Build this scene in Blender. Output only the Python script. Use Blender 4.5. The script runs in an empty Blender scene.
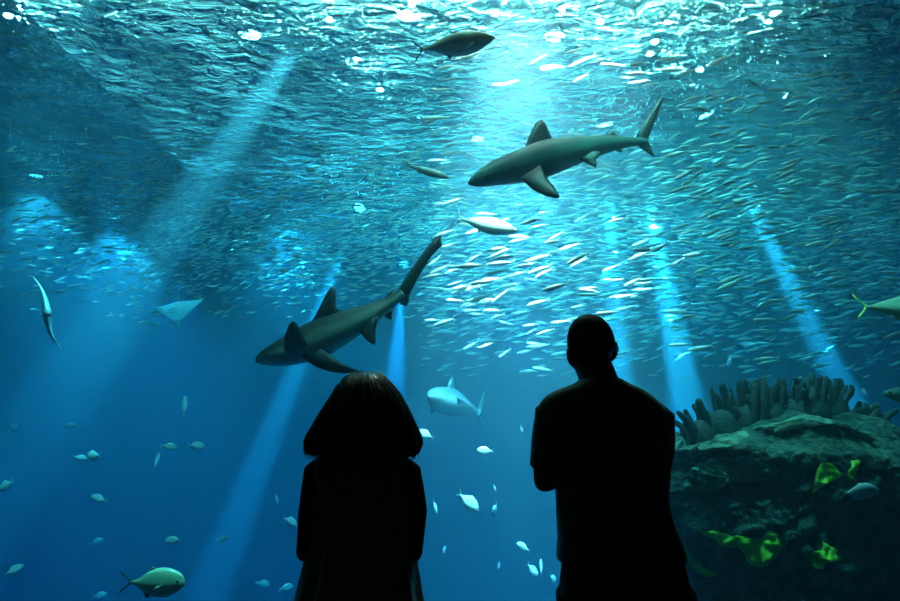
import bpy, math, random
from mathutils import Vector, Matrix, noise
random.seed(11)
PI = math.pi
scn = bpy.context.scene
COL = scn.collection

# ------------------------------------------------------------------ camera
F = 700.0
CAM = Vector((0, 0, 1.38))
PITCH = math.atan((423 - 300.5) / F)
cd = bpy.data.cameras.new('camera'); cam = bpy.data.objects.new('camera', cd); COL.objects.link(cam)
cd.sensor_width = 36; cd.lens = 36 * F / 900; cd.clip_end = 200
cam.location = CAM; cam.rotation_euler = (PI / 2 + PITCH, 0, 0)
scn.camera = cam
FW = Vector((0, math.cos(PITCH), math.sin(PITCH))); UP = Vector((0, -math.sin(PITCH), math.cos(PITCH))); RT = Vector((1, 0, 0))

def P(px, py, Y):
    """world point that is Y metres in front of the visitors' viewpoint"""
    d = FW + RT * ((px - 450) / F) + UP * ((300.5 - py) / F)
    return CAM + d * (Y / d.y)

# ------------------------------------------------------------------ materials
def new_mat(name):
    m = bpy.data.materials.new(name); m.use_nodes = True
    nt = m.node_tree; nt.nodes.clear()
    out = nt.nodes.new('ShaderNodeOutputMaterial')
    return m, nt, out

def pmat(name, col, rough=0.6, metal=0.0, bump=0.0, bdist=0.02, bscale=20.0, var=0.0, vscale=5.0, col2=None, spec=0.5, attr=None, detail=4, sheen=0.0):
    m, nt, out = new_mat(name)
    b = nt.nodes.new('ShaderNodeBsdfPrincipled'); nt.links.new(b.outputs[0], out.inputs[0])
    b.inputs['Base Color'].default_value = (*col, 1)
    b.inputs['Roughness'].default_value = rough; b.inputs['Metallic'].default_value = metal
    b.inputs['Specular IOR Level'].default_value = spec; b.inputs['Sheen Weight'].default_value = sheen; b.inputs['Sheen Roughness'].default_value = .35
    tc = nt.nodes.new('ShaderNodeTexCoord')
    if col2 is not None:
        mx = nt.nodes.new('ShaderNodeMix'); mx.data_type = 'RGBA'
        mx.inputs[6].default_value = (*col, 1); mx.inputs[7].default_value = (*col2, 1)
        nt.links.new(mx.outputs[2], b.inputs['Base Color'])
        if attr:
            a = nt.nodes.new('ShaderNodeAttribute'); a.attribute_name = attr
            nt.links.new(a.outputs['Fac'], mx.inputs[0])
        else:
            n = nt.nodes.new('ShaderNodeTexNoise'); n.inputs['Scale'].default_value = vscale; n.inputs['Detail'].default_value = 5
            r = nt.nodes.new('ShaderNodeMapRange'); r.inputs[1].default_value = .38; r.inputs[2].default_value = .62
            nt.links.new(tc.outputs['Object'], n.inputs['Vector']); nt.links.new(n.outputs[0], r.inputs[0]); nt.links.new(r.outputs[0], mx.inputs[0])
    if bump:
        n = nt.nodes.new('ShaderNodeTexNoise'); n.inputs['Scale'].default_value = bscale; n.inputs['Detail'].default_value = detail
        bp = nt.nodes.new('ShaderNodeBump'); bp.inputs['Strength'].default_value = min(1, bump); bp.inputs['Distance'].default_value = bdist
        nt.links.new(tc.outputs['Object'], n.inputs['Vector']); nt.links.new(n.outputs[0], bp.inputs['Height']); nt.links.new(bp.outputs[0], b.inputs['Normal'])
    return m

def emat(name, col, s):
    m, nt, out = new_mat(name)
    e = nt.nodes.new('ShaderNodeEmission'); e.inputs[0].default_value = (*col, 1); e.inputs[1].default_value = s
    nt.links.new(e.outputs[0], out.inputs[0]); return m

def water_volume_mat():
    m, nt, out = new_mat('sea_water')
    a = nt.nodes.new('ShaderNodeVolumeAbsorption'); s = nt.nodes.new('ShaderNodeVolumeScatter'); ad = nt.nodes.new('ShaderNodeAddShader')
    DA = 0.30                                   # absorption per metre: red goes first, blue last
    a.inputs['Density'].default_value = DA
    a.inputs['Color'].default_value = (1 - ABS[0] / DA, 1 - ABS[1] / DA, 1 - ABS[2] / DA, 1)
    s.inputs['Density'].default_value = SCAT; s.inputs['Color'].default_value = (0.36, 0.8, 1, 1); s.inputs['Anisotropy'].default_value = 0.35
    nt.links.new(a.outputs[0], ad.inputs[0]); nt.links.new(s.outputs[0], ad.inputs[1]); nt.links.new(ad.outputs[0], out.inputs['Volume'])
    return m

def water_surface_mat():
    m, nt, out = new_mat('rippled_water_surface')
    tr = nt.nodes.new('ShaderNodeBsdfTransparent'); gl = nt.nodes.new('ShaderNodeBsdfGlossy'); gl.inputs['Roughness'].default_value = 0.03
    fr = nt.nodes.new('ShaderNodeFresnel'); fr.inputs['IOR'].default_value = 1.33
    mx = nt.nodes.new('ShaderNodeMixShader')
    tc = nt.nodes.new('ShaderNodeTexCoord'); mp = nt.nodes.new('ShaderNodeMapping'); mp.inputs['Scale'].default_value = (0.8, 1.1, 1)
    n = nt.nodes.new('ShaderNodeTexNoise'); n.inputs['Scale'].default_value = 4.0; n.inputs['Detail'].default_value = 4; n.inputs['Roughness'].default_value = .55; n.inputs['Distortion'].default_value = 0.8
    bp = nt.nodes.new('ShaderNodeBump'); bp.inputs['Strength'].default_value = 1.0; bp.inputs['Distance'].default_value = 0.36
    nt.links.new(tc.outputs['Object'], mp.inputs[0]); nt.links.new(mp.outputs[0], n.inputs['Vector']); nt.links.new(n.outputs[0], bp.inputs['Height'])
    nt.links.new(bp.outputs[0], fr.inputs['Normal']); nt.links.new(bp.outputs[0], gl.inputs['Normal'])
    nt.links.new(fr.outputs[0], mx.inputs[0]); rf = nt.nodes.new('ShaderNodeBsdfRefraction'); rf.inputs['IOR'].default_value = 1.33; rf.inputs['Roughness'].default_value = 0.02
    m2 = nt.nodes.new('ShaderNodeMixShader'); m2.inputs[0].default_value = 0.6
    nt.links.new(bp.outputs[0], rf.inputs['Normal']); nt.links.new(tr.outputs[0], m2.inputs[1]); nt.links.new(rf.outputs[0], m2.inputs[2])
    nt.links.new(m2.outputs[0], mx.inputs[1]); nt.links.new(gl.outputs[0], mx.inputs[2])
    nt.links.new(mx.outputs[0], out.inputs[0]); return m

def pane_mat():
    m, nt, out = new_mat('clear_acrylic')
    tr = nt.nodes.new('ShaderNodeBsdfTransparent'); tr.inputs[0].default_value = (0.97, 0.99, 0.99, 1)
    gl = nt.nodes.new('ShaderNodeBsdfGlossy'); gl.inputs['Roughness'].default_value = 0.02
    fr = nt.nodes.new('ShaderNodeFresnel'); fr.inputs['IOR'].default_value = 1.12
    mx = nt.nodes.new('ShaderNodeMixShader')
    g = nt.nodes.new('ShaderNodeNewGeometry')
    mm = nt.nodes.new('ShaderNodeMath'); mm.operation = 'SUBTRACT'; mm.inputs[0].default_value = 1
    mu = nt.nodes.new('ShaderNodeMath'); mu.operation = 'MULTIPLY'
    nt.links.new(g.outputs['Backfacing'], mm.inputs[1]); nt.links.new(mm.outputs[0], mu.inputs[0]); nt.links.new(fr.outputs[0], mu.inputs[1])
    nt.links.new(mu.outputs[0], mx.inputs[0]); nt.links.new(tr.outputs[0], mx.inputs[1]); nt.links.new(gl.outputs[0], mx.inputs[2])
    nt.links.new(mx.outputs[0], out.inputs[0]); return m

# ------------------------------------------------------------------ mesh helpers
class MB:
    def __init__(s): s.v = []; s.f = []; s.a = []
    def add(s, vs, fs, at=None):
        o = len(s.v); s.v += [tuple(v) for v in vs]; s.f += [tuple(i + o for i in f) for f in fs]
        s.a += list(at) if at else [0.0] * len(vs)
        return s
    def box(s, c, d, R=None):
        c = Vector(c); vs = []
        for x in (-1, 1):
            for y in (-1, 1):
                for z in (-1, 1):
                    p = Vector((x * d[0] / 2, y * d[1] / 2, z * d[2] / 2))
                    vs.append(c + (R @ p if R else p))
        return s.add(vs, [(0, 1, 3, 2), (4, 6, 7, 5), (0, 4, 5, 1), (2, 3, 7, 6), (0, 2, 6, 4), (1, 5, 7, 3)])
    def rings(s, R, at=None, cap=True):
        n = len(R[0]); vs = [p for r in R for p in r]; fs = []
        for i in range(len(R) - 1):
            for j in range(n):
                k = (j + 1) % n
                fs.append((i * n + j, i * n + k, (i + 1) * n + k, (i + 1) * n + j))
        if cap:
            fs.append(tuple(reversed(range(n)))); fs.append(tuple((len(R) - 1) * n + j for j in range(n)))
        return s.add(vs, fs, at)
    def tube(s, pts, rad, n=10, round_ends=True, flat=1.0, ref=None):
        """tapered limb along a polyline; rad per point"""
        pts = [Vector(p) for p in pts]
        if not isinstance(rad, (list, tuple)): rad = [rad] * len(pts)
        R = []; prev = None
        T = []
        for i in range(len(pts)):
            t = pts[min(i + 1, len(pts) - 1)] - pts[max(i - 1, 0)]
            T.append(t.normalized())
        seq = [(pts[i], T[i], rad[i]) for i in range(len(pts))]
        if round_ends:
            a, ta, ra = seq[0]; b, tb, rb = seq[-1]
            seq = [(a - ta * ra * .92, ta, ra * .35), (a - ta * ra * .6, ta, ra * .78)] + seq + [(b + tb * rb * .6, tb, rb * .78), (b + tb * rb * .92, tb, rb * .35)]
        u = Vector(ref) if ref else (Vector((0, 0, 1)) if abs(seq[0][1].z) < .9 else Vector((0, 1, 0)))
        for p, t, r in seq:
            u = (u - t * u.dot(t)).normalized(); w = t.cross(u)
            R.append([p + (u * math.cos(2 * PI * j / n) * flat + w * math.sin(2 * PI * j / n)) * r for j in range(n)])
        return s.rings(R)
    def ball(s, c, r, R=None, nu=16, nv=10):
        c = Vector(c); rr = []
        for i in range(nv + 1):
            th = PI * (0.03 + .94 * i / nv)
            ring = []
            for j in range(nu):
                ph = 2 * PI * j / nu
                p = Vector((r[0] * math.sin(th) * math.cos(ph), r[1] * math.sin(th) * math.sin(ph), r[2] * math.cos(th)))
                ring.append(c + (R @ p if R else p))
            rr.append(ring)
        return s.rings(rr)
    def plate(s, outline, nrm, t, inner=.72):
        """fin: closed outline thickened at its middle, sharp at its edge"""
        o = [Vector(p) for p in outline]; c = sum(o, Vector()) / len(o); n = len(o); nrm = Vector(nrm).normalized()
        up = [c + (p - c) * inner + nrm * t for p in o]; dn = [c + (p - c) * inner - nrm * t for p in o]
        vs = o + up + dn + [c + nrm * t * 1.15, c - nrm * t * 1.15]; fs = []
        for i in range(n):
            k = (i + 1) % n
            fs.append((i, k, n + k, n + i)); fs.append((k, i, 2 * n + i, 2 * n + k))
            fs.append((n + i, n + k, 3 * n)); fs.append((2 * n + k, 2 * n + i, 3 * n + 1))
        return s.add(vs, fs)
    def mesh(s, name, mat, smooth=True, attr=None):
        me = bpy.data.meshes.new(name); me.from_pydata(s.v, [], s.f); me.update()
        if mat: me.materials.append(mat)
        if smooth: me.polygons.foreach_set('use_smooth', [True] * len(me.polygons))
        if attr:
            at = me.attributes.new(attr, 'FLOAT', 'POINT'); at.data.foreach_set('value', s.a)
        return me
    def build(s, name, mat, parent=None, smooth=True, attr=None, loc=None):
        o = bpy.data.objects.new(name, s.mesh(name, mat, smooth, attr)); COL.objects.link(o)
        if parent: o.parent = parent
        if loc is not None: o.location = loc
        return o

def tag(o, label=None, cat=None, group=None, kind=None):
    if label: o['label'] = label
    if cat: o['category'] = cat
    if group: o['group'] = group
    if kind: o['kind'] = kind
    return o

def thing(name, label, cat, loc=(0, 0, 0), group=None):
    o = bpy.data.objects.new(name, None); o.empty_display_size = .1; COL.objects.link(o); o.location = loc
    return tag(o, label, cat, group)

def remesh(o, vox, smooth=4):
    m = o.modifiers.new('fuse', 'REMESH'); m.mode = 'VOXEL'; m.voxel_size = vox; m.use_smooth_shade = True
    if smooth:
        k = o.modifiers.new('soften', 'SMOOTH'); k.factor = .5; k.iterations = smooth
    return o

def spline(pts, n):
    """Catmull-Rom through tuples of any length"""
    out = []; L = len(pts); d = len(pts[0])
    for k in range(n):
        t = k / (n - 1) * (L - 1); i = min(int(t), L - 2); f = t - i
        p0 = pts[max(i - 1, 0)]; p1 = pts[i]; p2 = pts[i + 1]; p3 = pts[min(i + 2, L - 1)]
        out.append(tuple(.5 * (2 * p1[j] + (p2[j] - p0[j]) * f + (2 * p0[j] - 5 * p1[j] + 4 * p2[j] - p3[j]) * f * f + (3 * p1[j] - p0[j] - 3 * p2[j] + p3[j]) * f ** 3) for j in range(d)))
    return out
NSCHOOL = 6500
# ------------------------------------------------------------------ tank and hall
GLASS, BACK, XL, XR, ZB, ZS = 4.0, 40.0, -15.0, 16.0, -9.0, 6.0
ABS = (0.30, 0.084, 0.028); SCAT = 0.0165
ROOF_GLOW = 3.3
M_wall = pmat('blue_tank_paint', (0.004, 0.070, 0.24), .8, bump=.3, bscale=3)
M_black = pmat('matt_black_paint', (0.012, 0.012, 0.013), .8, bump=.2, bscale=30)
M_carpet = pmat('dark_carpet', (0.012, 0.013, 0.016), .95, bump=.8, bscale=200)
M_water = water_volume_mat(); M_surf = water_surface_mat(); M_pane = pane_mat()
M_sand = pmat('pale_sand', (0.35, 0.33, 0.27), .9, bump=.6, bscale=8)
def slab(name, lo, hi, mat, kind='structure', smooth=False):
    c = [(a + b) / 2 for a, b in zip(lo, hi)]; d = [b - a for a, b in zip(lo, hi)]
    return tag(MB().box((0, 0, 0), d).build(name, mat, smooth=smooth, loc=c), kind=kind)
slab('wall_tank_back', (XL - .3, BACK, ZB), (XR + .3, BACK + .3, 11), M_wall)
slab('wall_tank_left', (XL - .3, GLASS, ZB), (XL, BACK, 11), M_wall)
slab('wall_tank_right', (XR, GLASS, ZB), (XR + .3, BACK, 11), M_wall)
slab('floor_tank', (XL - .3, GLASS, ZB - .3), (XR + .3, BACK + .3, ZB), M_sand)
slab('floor', (-8, -4, -.2), (8, GLASS - .12, 0), M_carpet)
slab('wall_under_window', (XL - .3, GLASS - .12, ZB - .3), (XR + .3, GLASS - .001, -.05), M_black)
slab('wall_over_window', (XL - .3, GLASS - .12, 6.9), (XR + .3, GLASS - .001, 11), M_black)
slab('wall_left', (-8.2, -4, -.2), (-8, GLASS - .12, 7.2), M_black)
slab('wall_right', (8, -4, 0), (8.2, GLASS - .12, 7.2), M_black)
slab('wall_back', (-8.2, -4.2, 0), (8.2, -4, 7.2), M_black)
slab('ceiling', (-8.2, -4.2, 7.2), (8.2, GLASS - .12, 7.4), M_black)
# glowing panel added over the tank; its uneven glow brightens cells on the ripples
M_roof_glow, nt, out = new_mat('added_roof_glow')
em = nt.nodes.new('ShaderNodeEmission'); em.inputs[0].default_value = (.42, 1, .88, 1); nt.links.new(em.outputs[0], out.inputs[0])
tc = nt.nodes.new('ShaderNodeTexCoord'); nz = nt.nodes.new('ShaderNodeTexNoise'); nz.inputs['Scale'].default_value = .33; nz.inputs['Detail'].default_value = 2
rg = nt.nodes.new('ShaderNodeMapRange'); rg.inputs[1].default_value = .42; rg.inputs[2].default_value = .68; rg.inputs[3].default_value = .0; rg.inputs[4].default_value = ROOF_GLOW
nt.links.new(tc.outputs['Object'], nz.inputs['Vector']); nt.links.new(nz.outputs[0], rg.inputs[0]); nt.links.new(rg.outputs[0], em.inputs[1])
t = thing('added_roof_panel', 'added glowing panel over the tank', 'light_panel', (-2.5, 24, 10.9)); t['kind'] = 'structure'; del t['label']; del t['category']
MB().box((0, 0, 0), (15, 26, .04)).build('glow_pane', M_roof_glow, t, smooth=False)
fm = MB()
for s_ in (-1, 1): fm.box((s_ * 7.5, 0, -.06), (.12, 26.2, .16)); fm.box((0, s_ * 13, -.06), (15.2, .12, .16))
fm.build('frame', M_black, t, smooth=False)
slab('ceiling_tank', (XL - .3, GLASS - .12, 11), (XR + .3, BACK + .3, 11.2), M_black)
slab('light_panel_1', (-8, GLASS - .118, -.05), (8, GLASS - .012, 6.9), M_pane)
w = slab('water', (XL + .001, GLASS - .01, ZB + .001), (XR - .001, BACK - .002, ZS + .03), M_water)
# water surface: a grid with long swell
nx, ny = 150, 170
mb = MB(); vs = []; fs = []
for j in range(ny + 1):
    for i in range(nx + 1):
        x = XL + (XR - XL) * i / nx; y = GLASS + .02 + (BACK - GLASS - .04) * j / ny
        z = .05 * noise.noise((x * .45, y * .6, 3)) + .02 * noise.noise((x * 1.4, y * 1.9, 9))
        vs.append((x, y, ZS + z))
for j in range(ny):
    for i in range(nx):
        a = j * (nx + 1) + i; fs.append((a, a + 1, a + nx + 2, a + nx + 1))
mb.add(vs, fs); tag(mb.build('water_surface', M_surf), kind='structure')

# world: an almost dark room
wd = bpy.data.worlds.new('dark_hall'); scn.world = wd; wd.use_nodes = True
wd.node_tree.nodes['Background'].inputs[0].default_value = (0.02, 0.05, 0.06, 1); wd.node_tree.nodes['Background'].inputs[1].default_value = 0.02

# lamps over the tank: each a housing with a lit lens and the beam it throws
M_house = pmat('black_lamp_metal', (0.02, 0.02, 0.02), .5, metal=.6)
def lamp(src, dst, watt, deg, blend, col, label, lens=.16, glow=60, soft=.06):
    src = Vector(src); dst = Vector(dst); d = (dst - src).normalized()
    q = d.to_track_quat('-Z', 'Y'); R = q.to_matrix()
    t = thing('tank_lamp', label, 'lamp', src, 'lamps over the tank')
    h = MB().tube([R @ Vector((0, 0, .02)), R @ Vector((0, 0, .30))], [lens * 1.12, lens * .8], 20, round_ends=False)
    h.build('housing', M_house, t)
    a = MB().box(R @ Vector((0, 0, .38)), (.06, .06, .25), R); a.build('yoke', M_house, t)
    l = MB(); l.rings([[R @ Vector((lens * math.cos(k * PI / 10), lens * math.sin(k * PI / 10), z)) for k in range(20)] for z in (0.0, .015)])
    l.build('lens', emat('lit_lens', col, glow), t)
    L = bpy.data.lights.new('beam', 'SPOT'); L.energy = watt * 2.4; L.color = col; L.spot_size = math.radians(deg); L.spot_blend = blend; L.shadow_soft_size = soft
    o = bpy.data.objects.new('beam', L); COL.objects.link(o); o.location = src + d * .03; o.rotation_euler = q.to_euler()
    return t
def shaft(p0, Y0, p1, Y1, back, watt, deg, col, label, blend=.6, glow=60):
    """a beam that enters the water at p0 and runs towards p1"""
    a = P(*p0, Y0); b = P(*p1, Y1); d = (b - a).normalized()
    return lamp(a - d * back, b, watt, deg, blend, col, label, glow=glow)
WARM = (1.0, .58, .42); TEAL = (.6, 1.0, .80); SKYB = (.6, .9, 1.0)
# surface height rule: Y where the line through pixel row y meets the surface
def YS(py, px=450):
    d = FW + UP * ((300.5 - py) / F); return d.y * (ZS - CAM.z) / d.z
# broad wash lamps; nearer right pair and far row added to light fish and haze
LC = (.5, 1, .66)
for (x, y, w_, d_) in ((-.8, 12.8, 9000, 90), (2.2, 13.6, 14000, 90), (5.2, 15.0, 9000, 80), (-4.2, 13.5, 1600, 60), (4.2, 9.6, 4500, 70), (7.5, 11.0, 3000, 60), (.8, 19.0, 11000, 90), (2.5, 25.0, 12000, 90), (3, 32, 12000, 90)):
    lamp((x, y, 9.4), (x, y + .6, 0), w_ * .55, d_, .9, LC, 'wide black flood lamp over the water, one of a partly added set', lens=.22, glow=120, soft=.2)
# unseen fill lamps near the glass, added to brighten rock, sharks, ray and fish
lamp((1.2, 5.4, 8.6), (3.2, 7.0, 1.4), 4800, 40, .8, LC, 'added fill lamp near the glass for the coral rock', lens=.16, glow=60, soft=.15)
lamp((-.6, 5.2, 8.8), (-.3, 8.0, 3.4), 1700, 60, .9, LC, 'added fill lamp near the glass for the sharks', lens=.16, glow=60, soft=.15)
lamp((-2.0, 4.9, 8.6), (-2.4, 5.7, 0), 9000, 15, .8, LC, 'added fill lamp near the glass for the plump fish at the left', lens=.16, glow=60, soft=.15)
lamp((-3.6, 5.6, 8.6), (-4.7, 8.2, 2.6), 9000, 16, .8, LC, 'added fill lamp near the glass for the ray at the far left', lens=.16, glow=60, soft=.15)
lamp((-4.0, 4.9, 8.8), (-4.2, 9.0, 0.2), 4500, 44, .9, LC, 'added fill lamp near the glass for the fish in the open left water', lens=.16, glow=60, soft=.15)
lamp((-3.6, 11.6, 8.6), (-5.6, 17.5, 4.6), 9000, 60, .9, LC, 'wide added wash lamp over the left half of the school', lens=.2, glow=60, soft=.2)  # wash lamp added so the left part of the school shimmers
lamp(P(606, -50, 7.0) + Vector((0, .2, 1.1)), P(612, 300, 9.2), 45000, 34, 1.0, WARM, 'second bright lamp right of the white glow', lens=.3, glow=300, soft=.2)
# big glow in the middle of the surface
lamp(P(526, -60, 7.0) + Vector((0, .2, 1.1)), P(516, 300, 9.2), 150000, 42, 1.0, WARM, 'large bright lamp over the white glow in the middle of the water surface', lens=.4, glow=300, soft=.2)
# smaller lamps whose glints break up on the ripples
for px, py in ((400, 12), (412, 4), (450, -8), (505, 4), (495, 14), (562, 10), (600, 22), (655, 42), (668, 22), (650, 54), (768, 22), (775, 14), (786, 96), (700, 70), (380, 90), (20, 8), (8, 16), (330, 20), (357, 60)):
    v = P(px, py, 1) - CAM; a = CAM + v * ((8.3 - CAM.z) / v.z)
    lamp(a, (a.x, a.y - .5, 0), 700, 60, .9, LC, 'small bright lamp whose glints sparkle on the ripples', lens=.06, glow=1500, soft=.1)
# narrow shafts on the right
shaft((650, 206), YS(206), (690, 420), 14.2, 1.6, 1000000, 8.5, TEAL, 'lamp over the middle one of the three right light shafts')
shaft((609, 200), YS(200), (622, 420), 14.8, 1.6, 1100000, 7, TEAL, 'lamp over the leftmost of the three right light shafts')
shaft((742, 186), YS(186), (838, 380), 13.4, 1.6, 600000, 6.5, TEAL, 'lamp over the rightmost slanting light shaft')
# left shafts
shaft((345, 245), YS(245), (205, 601), 12.6, 1.6, 300000, 5, TEAL, 'lamp over the slanting shaft at the lower left')
shaft((285, 62), YS(62), (182, 215), 9.0, 1.4, 95000, 11, TEAL, 'lamp over the short pale shaft at the upper left')
shaft((402, 290), YS(290), (392, 420), 20, 1.6, 300000, 7, TEAL, 'lamp over the glow behind the tail of the dark shark')
# soft clouds of light below the surface at the left
for px, py, w_ in ((110, 236, 11000), (30, 198, 6500), (285, 230, 8000), (178, 300, 4000)):
    a = P(px, py, YS(py)); lamp(a + Vector((0, .1, .5)), a + Vector((.3, .4, -3)), w_, 100, 1.0, TEAL, 'lamp close over the water above a pale cloud of light', lens=.14, glow=20)
# ------------------------------------------------------------------ fish and sharks
M_silver = pmat('silver_fish_skin', (0.42, 0.50, 0.48), .35, metal=.2, col2=(.72, .78, .72), attr='belly', spec=.8)
M_bream = pmat('pale_bream_skin', (0.55, 0.62, 0.62), .4, metal=.0, col2=(.85, .88, .85), attr='belly', spec=.7)
M_tuna = pmat('pale_backed_fish_skin', (0.20, 0.25, 0.22), .4, metal=.1, col2=(.30, .36, .31), attr='belly', spec=.8)
M_green = pmat('green_silver_fish_skin', (0.34, 0.50, 0.36), .35, metal=.1, col2=(.55, .82, .60), attr='belly', spec=.8)
M_brown = pmat('brown_fish_skin', (0.24, 0.21, 0.18), .45, col2=(.70, .62, .55), attr='belly', spec=.6)
M_fin = pmat('dark_fin', (0.035, 0.045, 0.045), .5)
M_palefin = pmat('pale_fin', (.5, .58, .52), .45)
M_yfin = pmat('yellow_fin', (.62, .72, .05), .45)
M_eye = pmat('dark_eye', (0.008, 0.008, 0.01), .15, spec=1)
M_shark = pmat('shark_skin', (0.028, 0.040, 0.038), .55, col2=(.50, .64, .54), attr='belly', bump=.12, bscale=40)
M_shark_hazed = pmat('shark_skin', (0.022, 0.085, 0.075), .6, col2=(.05, .17, .145), attr='belly', bump=.12, bscale=40)  # grey shark; green light, haze and backlit shade are put into this colour
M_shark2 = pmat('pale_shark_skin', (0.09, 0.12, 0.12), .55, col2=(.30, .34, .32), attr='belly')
M_sharkfin = pmat('dark_shark_fin', (0.028, 0.042, 0.040), .55, bump=.12, bscale=40)

def body_rings(st, n=18, sharp=0.0):
    """st: (centre, up vector, side vector, half height up, half height down, half width); belly attr 0 on the back, 1 on the belly"""
    R = []; A = []
    for c, u, s, hu, hd, w in st:
        ring = []
        for j in range(n):
            a = 2 * PI * j / n; ca, sa = math.cos(a), math.sin(a)
            ring.append(c + u * ca * (hu if ca > 0 else hd) + s * sa * w)
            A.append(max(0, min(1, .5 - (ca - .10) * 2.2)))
        R.append(ring)
    return R, A

def fish_parts(L, prof, wid, bend=0.0, n=16, m=18):
    """prof: (t, up, down) as shares of the length; nose at +x. returns body mesh builder and the bend function"""
    def bx(x):
        return bend * L * ((x / L) ** 2) * 4 * (1 if x < 0 else .55)
    pr = spline(prof, m); st = []
    for t, hu, hd in pr:
        x = L * (.5 - t)
        c = Vector((x, bx(x), 0)); k = min(1, 1.0)
        w = wid * L * (max(0.02, (hu + hd) / max(a + b for _, a, b in pr))) ** .8
        st.append((c, Vector((0, 0, 1)), Vector((0, 1, 0)), max(hu, .003) * L, max(hd, .003) * L, w))
    mb = MB(); R, A = body_rings(st, n); mb.rings(R, A)
    return mb, bx

SARD = [(0, .006, .006), (.06, .035, .04), (.2, .068, .075), (.4, .08, .095), (.6, .066, .072), (.75, .036, .038), (.84, .018, .018), (.88, .014, .014)]
BREAM = [(0, .02, .02), (.05, .085, .06), (.16, .17, .13), (.32, .225, .19), (.5, .215, .19), (.66, .13, .115), (.77, .05, .045), (.84, .032, .03)]
TUNA = [(0, .008, .008), (.06, .05, .05), (.18, .10, .105), (.36, .13, .15), (.54, .115, .125), (.7, .065, .065), (.82, .024, .022), (.88, .016, .016)]
TREV = [(0, .035, .03), (.03, .10, .065), (.10, .165, .12), (.26, .215, .20), (.42, .205, .20), (.58, .135, .14), (.72, .05, .055), (.82, .02, .02)]

def fork(L, bx, x0, span, length, notch=.35, thick=.006, up=1.0, dn=1.0):
    """tail fin of two lobes at x0 (in lengths from the nose)"""
    mb = MB()
    xa = L * (.5 - x0); xb = L * (.5 - x0 - length); xn = L * (.5 - x0 - length * notch)
    def p(x, z): return Vector((x, bx(x), z * L))
    for s, k in ((1, up), (-1, dn)):
        o = [p(xa + .02 * L, -.004 * s), p(xa, .016 * s), p((xa + xb) / 2, s * k * span * .5), p(xb, s * k * span), p(xb + .02 * L, s * k * span * .62), p(xn, s * k * span * .2), p(xn + .01 * L, -.002 * s)]
        mb.plate(o, (0, 1, 0), thick * L, .6)
    return mb
def crest(L, bx, x0, x1, z0, z1, h, lean=.5, s=1, thick=.006):
    """dorsal or anal fin between x0 and x1"""
    def p(t, z): x = L * (.5 - t); return Vector((x, bx(x), z * L * s))
    xm = x0 + (x1 - x0) * lean
    o = [p(x0, z0 - .02), p(xm, z0 + h), p(xm + (x1 - xm) * .35, z0 * .5 + z1 * .5 + h * .45), p(x1, z1 + h * .12), p(x1, z1 - .015), p((x0 + x1) / 2, (z0 + z1) / 2 - .03)]
    return MB().plate(o, (0, 1, 0), thick * L, .6)
def pect(L, x0, y, z, ln, w, s, down=.6):
    a = Vector((L * (.5 - x0), s * y * L, z * L)); d = Vector((-ln, s * ln * .45, -ln * down)) * L
    o = [a + Vector((.012, 0, w / 2)) * L, a + d * .6 + Vector((0, 0, w * .5)) * L, a + d, a + d * .55 - Vector((0, 0, w * .4)) * L, a - Vector((-.005, 0, w / 2)) * L]
    return MB().plate(o, (.3, s, .1), .005 * L, .6)
def eyes(parent, x0, y, z, r):
    for s in (1, -1): MB().ball((.5 - x0, s * y, z), (r, r * .55, r), nu=10, nv=6).build('eye', M_eye, parent)

def orient(o, px0, py0, px1, py1, Y, dy=0.0, roll=0.0):
    """put a fish whose nose shows at (px1,py1) and tail tip at (px0,py0); nose dy metres deeper than the tail. its length is scaled to fit"""
    a = P(px0, py0, Y - dy / 2); b = P(px1, py1, Y + dy / 2); d = b - a
    x = d.normalized(); z = (Vector((0, 0, 1)) - x * x.z).normalized(); y = z.cross(x)
    M = Matrix((x, y, z)).transposed() @ Matrix.Rotation(roll, 3, 'X')
    o.location = (a + b) / 2; o.rotation_euler = M.to_euler(); s = d.length; o.scale = (s, s, s)

def copy_thing(o, **kw):
    c = o.copy(); COL.objects.link(c)
    for ch in list(o.children):
        k = ch.copy(); COL.objects.link(k); k.parent = c
    for k, v in kw.items(): c[k] = v
    return c

# --- kinds (unit length)
def make_fish(name, prof, wid, skin, fin, label, cat, tail=(.86, .12, .14), dorsal=None, anal=None, pec=None, eye=None, bend=0, group=None, tailmat=None, n=16, m=18):
    mb, bx = fish_parts(1, prof, wid, bend, n, m)
    t = mb.build(name, skin, attr='belly'); tag(t, label, cat, group)
    fork(1, bx, *tail).build('tail_fin', tailmat or fin, t)
    if dorsal:
        for d in dorsal: crest(1, bx, *d).build('dorsal_fin', fin, t)
    if anal: crest(1, bx, *anal, s=-1).build('anal_fin', fin, t)
    if pec:
        for s in (1, -1): pect(1, *pec, s).build('pectoral_fin', M_palefin, t)
    if eye: eyes(t, *eye)
    return t

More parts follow.
